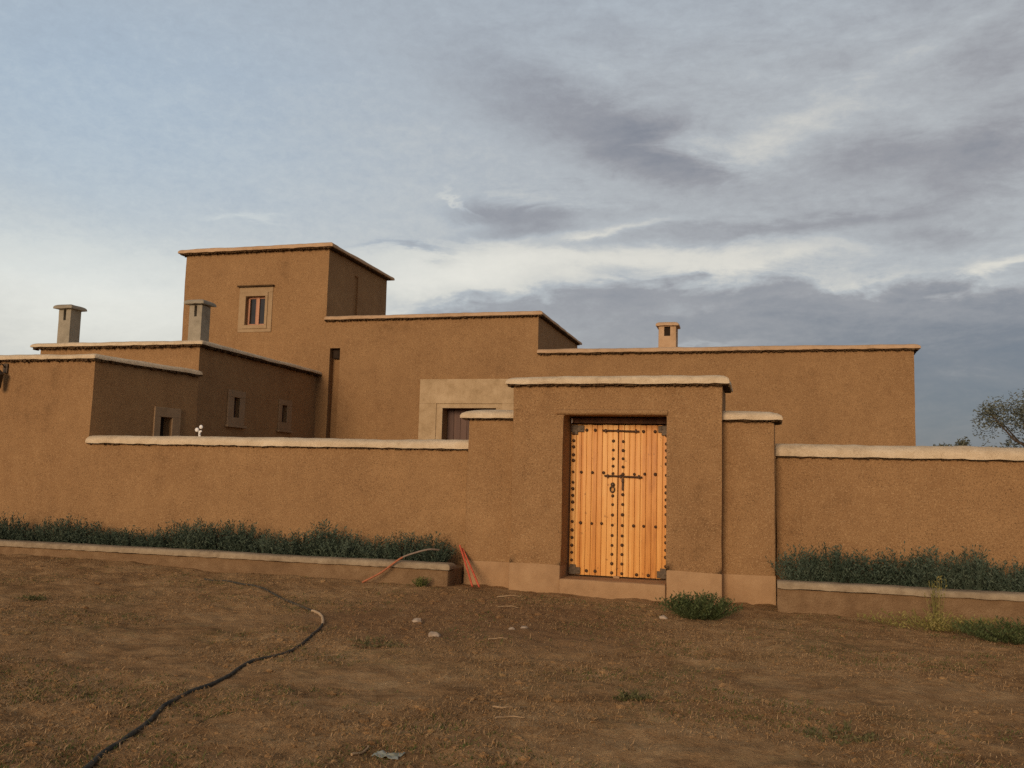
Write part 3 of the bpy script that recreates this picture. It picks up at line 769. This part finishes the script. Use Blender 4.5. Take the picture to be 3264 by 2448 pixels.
def weed(name, x, y, rad, h, n, mat, label, cat='weed', leaf=.05, squash=1.0):
    bm = leafy_bm(n, h, rad, leaf, rnd, 9)
    o = link(name, bm, mat); o.location = (x, y, gz(x, y) - .01); o.scale = (1, squash, 1)
    return tag(o, label, cat)
weed('weed_bush', -.80, 11.6, .44, .30, 300, M['weeddk'], 'round green weed bush in front of the gate pier, right of the door')
weed('weed_bush', 2.72, 11.6, .62, .26, 260, M['weeddk'], 'dark green spreading weed by the right edge below the planter', squash=.7)
weed('weed_patch', 1.95, 12.2, .8, .22, 120, M['weedy'], 'yellowish sparse weeds in front of the right planter', squash=.5)
weed('tall_weed', 2.02, 12.45, .12, .72, 14, M['weedy'], 'tall thin yellowish weed rising in front of the right planter rim', leaf=.045)
weed('weed_tuft', -.97, 7.0, .12, .07, 30, M['weeddim'], 'small dark weed tuft on bare earth, straight below the plank door', leaf=.035)
weed('weed_tuft', -4.78, 12.5, .11, .14, 30, M['weed'], 'small green tuft at the foot of the left planter near its end', leaf=.04)
weed('weed_tuft', .44, 6.5, .26, .06, 34, M['weeddim'], 'low weed tuft on the lawn earth near the bottom right', leaf=.035)
weed('weed_tuft', -8.7, 9.5, .18, .07, 20, M['weeddim'], 'small weed tuft at the left edge of the bare ground', leaf=.04)
weed('weed_tuft', -3.62, 8.3, .28, .06, 26, M['weeddim'], 'low green tuft just right of the bend of the black hose', leaf=.035)

# dry grass and litter over the whole yard (nobody could count it)
def scatter(n, maker, far=13.0, dens=1.0):
    bm = bmesh.new(); r_ = random.Random(5); c = 0
    while c < n:
        y = 3.6 + (12.6 - 3.6) * r_.random() ** 1.15; 
        x = r_.uniform(-.92 * y - .8, .36 * y + .8)
        if x < -13 or (y > 12.4 and -4.5 < x < .3): continue
        m_ = noise.noise(Vector((x, y, 0)) * .8) + .5 * noise.noise(Vector((x, y, 4)) * 2.6)
        if r_.random() > .42 + m_ * .85: continue
        maker(bm, x, y, gzf(x, y), r_); c += 1
    return bm
def mk_blade(bm, x, y, z, r_):
    a = r_.uniform(0, 6.283); h = r_.uniform(.008, .026) * (1.7 if r_.random() < .05 else 1); lean = r_.uniform(.3, 2.2)
    d = Vector((math.cos(a) * lean, math.sin(a) * lean, 1)).normalized() * h * 1.5
    s = Vector((-math.sin(a), math.cos(a), 0)) * r_.uniform(.0016, .004)
    p = Vector((x, y, z - .004))
    bm.faces.new([bm.verts.new(q) for q in (p - s, p + s, p + d * .6 + s * .7 + Vector((0, 0, .004)), p + d, p + d * .6 - s * .7)])
def mk_straw(bm, x, y, z, r_):
    if r_.random() < .012:                                   # a long fallen stalk
        a = r_.uniform(0, 6.283); L = r_.uniform(.06, .22); d = Vector((math.cos(a), math.sin(a), 0)) * L
        w = Vector((-d.y, d.x, 0)).normalized() * .0028; p = Vector((x, y, z + .006)); q = p + d; q.z = gzf(q.x, q.y) + .014
        m = (p + q) / 2 + w * r_.uniform(-4, 4) + Vector((0, 0, .008))
        bm.faces.new([bm.verts.new(t_) for t_ in (p - w, p + w, m + w, m - w)]); bm.faces.new([bm.verts.new(t_) for t_ in (m - w, m + w, q + w * .4, q - w * .4)])
    mk_blade(bm, x, y, z, r_)
def mk_green(bm, x, y, z, r_):
    if noise.noise(Vector((x, y, 9)) * .9) + .5 * math.exp(-((x - .7) ** 2 + (y - 6.6) ** 2) / .8) < .05: return
    for _ in range(4): mk_blade(bm, x + r_.uniform(-.04, .04), y + r_.uniform(-.04, .04), z, r_)
tag(link('ground_weeds', scatter(9000, mk_green), M['weed']), 'thin low green weeds between the stubble', 'ground cover', kind='stuff')
tag(link('dry_grass', scatter(80000, mk_straw), M['dry']), 'short dry stubble over the bare yard', 'grass', kind='stuff')
_b = bmesh.new(); bmesh.ops.create_icosphere(_b, subdivisions=1, radius=1); _b.verts.index_update()
ICO_V = [v.co.copy() for v in _b.verts]; ICO_F = [[v.index for v in f.verts] for f in _b.faces]; _b.free()
def mk_clod(bm, x, y, z, r_):
    s = r_.uniform(.004, .017) * (2.2 if r_.random() < .07 else 1) * (1.6 if abs(x + 3) < 1.8 and y > 9.3 else 1)
    vs = [bm.verts.new((c.x * s * r_.uniform(.8, 1.5) + x, c.y * s * r_.uniform(.8, 1.3) + y, c.z * s * r_.uniform(.5, .9) + z)) for c in ICO_V]
    for f in ICO_F: bm.faces.new([vs[i] for i in f])
tag(link('clods', scatter(6500, mk_clod), M['ground']), 'crumbs of earth and grit over the yard', 'grit', kind='stuff')

# ------------------------------------------------------------------ loose things on the ground
hp = [(-3.3, 3.4), (-3.45, 3.95), (-3.53, 4.29), (-3.66, 4.61), (-3.72, 4.87), (-3.87, 5.32), (-4.0, 5.64), (-4.07, 6.04), (-4.12, 6.5), (-4.25, 7.08), (-4.19, 7.46), (-4.23, 7.94), (-4.51, 8.85), (-4.72, 9.38), (-4.98, 9.81), (-5.34, 10.2), (-5.82, 10.53), (-6.74, 11.32), (-7.91, 11.89)]
def gs(x, y): return sum(gzf(x + a, y + b) for a in (-.12, 0, .12) for b in (-.14, -.07, 0, .07, .14)) / 15
HS = empty('hose', (-4.2, 7.5, 0), 'long black hose snaking over the bare earth from the bottom left', 'hose')
sp = [Vector((p.x, p.y, gs(p.x, p.y) + (.010 if p.y < 9.9 else .012 + .012 * nz((p.x, p.y, 0), 2.5)))) for p in spline([(a, b, 0) for a, b in hp], 14)]
link('pipe', tube(sp, .017, 10, (1, .75)), M['hose'], HS, 60)
i0 = next(i for i, p in enumerate(sp) if p.y > 9.25); i1 = next(i for i, p in enumerate(sp) if p.y > 10.1)
link('sleeve', tube(sp[i0:i1], .0165, 10), M['sleeve'], HS, 60)

def pole(a, b, r, label, mat='red'):
    a, b = Vector(a), Vector(b)
    pts = [a.lerp(b, t_ / 8) + Vector((0, 0, .012 * math.sin(t_ / 8 * math.pi))) for t_ in range(9)]
    o = link('pole', tube(pts, r, 8), M[mat], None, 60)
    tag(o, label, 'pole', 'red poles at the planter end')
g0 = gz(-4.05, 12.8)
pole((-4.105, 12.82, g0 + .012), (-4.475, 13.29, .62), .015, 'faded red pole leaning on the end of the left planter, the left of the pair')
pole((-4.005, 12.83, g0 + .012), (-4.435, 13.30, .575), .014, 'faded red pole beside its twin, foot nearer the gate')
AS = empty('bent_stick', (-5.5, 12.4, 0), 'orange bent stick arching over the rim of the left planter', 'stick')
arc = spline([(-5.69, 12.5, gz(-5.69, 12.5)), (-5.42, 12.55, .235), (-5.16, 12.62, .44), (-4.99, 12.72, .52), (-4.80, 12.85, .575), (-4.70, 13.0, .56)], 6)
link('stem', tube(arc[:14], .014, 8), M['orange'], AS, 60); link('tip', tube(arc[13:], .013, 8), M['greystick'], AS, 60)

def twig(pts, r, label, mat='straw'):
    pts = spline([(a, b, gzf(a, b) + .012) for a, b in pts], 5)
    for i, p in enumerate(pts): p.z += .002 * math.sin(i * 1.3)
    o = link('twig', tube(pts, r, 6, (1, .5)), M[mat], None, 60); tag(o, label, 'twig')
twig([(-3.42, 11.75), (-3.28, 11.83), (-3.12, 11.86)], .011, 'pale straight twig on dug soil just left of the gate step')
twig([(-1.86, 6.36), (-1.77, 6.38), (-1.67, 6.56)], .008, 'crooked pale twig in the foreground below the gate')
twig([(-2.66, 8.88), (-2.58, 8.95), (-2.49, 8.98)], .009, 'short pale twig on the ground between step and foreground')
twig([(-1.76, 6.08), (-1.68, 6.16), (-1.58, 6.18)], .006, 'thin pale twig just nearer than the crooked one')
twig([(-2.31, 5.03), (-2.28, 5.13), (-2.29, 5.22)], .009, 'pale twig near the bottom edge beside the plastic scrap')
twig([(-3.14, 10.85), (-3.0, 10.93), (-2.9, 10.92)], .008, 'thin straw coloured twig in the middle of the dug soil')
def rock(x, y, s, label, name='stone', mat='stone', sq=.6):
    bm = bmesh.new(); bmesh.ops.create_icosphere(bm, subdivisions=3, radius=s)
    for v in bm.verts:
        v.co += nv(v.co + Vector((x, y, 0)), 1.1 / s) * s * .38; v.co.z *= sq
    o = link(name, bm, M[mat], None, 35); o.location = (x, y, gzf(x, y) + s * .22); tag(o, label, name)
rock(-3.24, 8.9, .06, 'largest pale angular stone on the dug soil')
rock(-3.76, 9.76, .055, 'pale stone farther back on the dug soil, nearer the hose bend')
rock(-2.5, 9.67, .04, 'small pale stone on the ground below the door step')
rock(-2.62, 9.6, .032, 'smallest pale stone beside another below the step')
rock(-1.2, 11.25, .05, 'pale stone at the left foot of the weed bush')
bm = bmesh.new(); bmesh.ops.create_grid(bm, x_segments=26, y_segments=14, size=.5)
for v in bm.verts:
    v.co = Vector((v.co.x * .17, v.co.y * .11, 0)); v.co += nv(v.co, 16) * .028 + nv(v.co, 40) * .008; v.co.z = abs(v.co.z) + .006
bmesh.ops.solidify(bm, geom=bm.faces[:], thickness=.002)
o = link('plastic_scrap', bm, M['scrap'], None, 180); o.location = (-2.12, 5.1, gz(-2.12, 5.1)); tag(o, 'crumpled grey green plastic scrap near the bottom edge', 'litter')

# ------------------------------------------------------------------ trees beyond the right wall
def tree(x, y, h, crown_r, n, label, leaf=.09, trunk_h=.4, gaps=.35, squash=1.0):
    r_ = random.Random(int(x * 100)); T = empty('tree', (x, y, 0), label, 'tree', 'trees beyond the right wall')
    bm = tube([(x, y, -.2), (x + .05, y, h * trunk_h * .5), (x - .03, y + .05, h * trunk_h), (x, y, h * .75)], .035 * h, 8, (1, .25))
    clumps = []
    for i in range(16):
        a = r_.uniform(0, 6.283); q = r_.uniform(.3, 1)
        e = Vector((x + math.cos(a) * crown_r * q, y + math.sin(a) * crown_r * q * .8, h * (trunk_h + (1 - trunk_h) * r_.uniform(.15, .95) * (1.1 - .45 * q)) * squash))
        s0 = Vector((x, y, h * r_.uniform(trunk_h * .6, .6) * squash))
        b2 = tube([s0, s0.lerp(e, .5) + Vector((0, 0, -.04 * h)), e], .010 * h, 5, (1, .25)); me = bpy.data.meshes.new('t'); b2.to_mesh(me); b2.free(); bm.from_mesh(me); bpy.data.meshes.remove(me)
        clumps.append((e, crown_r * r_.uniform(.22, .46)))
    link('trunk', bm, M['bark'], T, 60)
    bm = bmesh.new()
    for _ in range(n):
        e, cr = r_.choice(clumps)
        d = Vector((r_.gauss(0, 1), r_.gauss(0, 1), r_.gauss(0, .8))); d = d / max(.3, d.length) * cr * r_.random() ** .5 * 1.1
        p = e + d
        if noise.noise(p * 1.7) < -.25 + gaps * .4: continue
        u = Vector((r_.uniform(-1, 1), r_.uniform(-1, 1), r_.uniform(-.6, .6))).normalized() * leaf * r_.uniform(.6, 1.3)
        w_ = u.cross(Vector((r_.uniform(-1, 1), r_.uniform(-1, 1), r_.uniform(-1, 1)))).normalized() * leaf * .3
        bm.faces.new([bm.verts.new(k_) for k_ in (p - u, p + w_, p + u, p - w_)])
    link('crown', bm, M['treeleaf'], T)
tree(7.75, 30.5, 5.1, 1.75, 17000, 'wide sparse grey green tree standing beyond the right wall', leaf=.06, gaps=.15, trunk_h=.3)
tree(5.15, 28.3, 3.5, .62, 3400, 'small rounded olive tree top beyond the right wall, beside the house', leaf=.07, gaps=.1)
tree(4.35, 29.0, 3.15, .35, 900, 'smallest tree top peeping over the wall nearest the house', leaf=.06, gaps=.1)
tree(6.3, 29.5, 3.2, .8, 2600, 'low dull tree top between the wide tree and the small olive one', leaf=.07, gaps=.3)
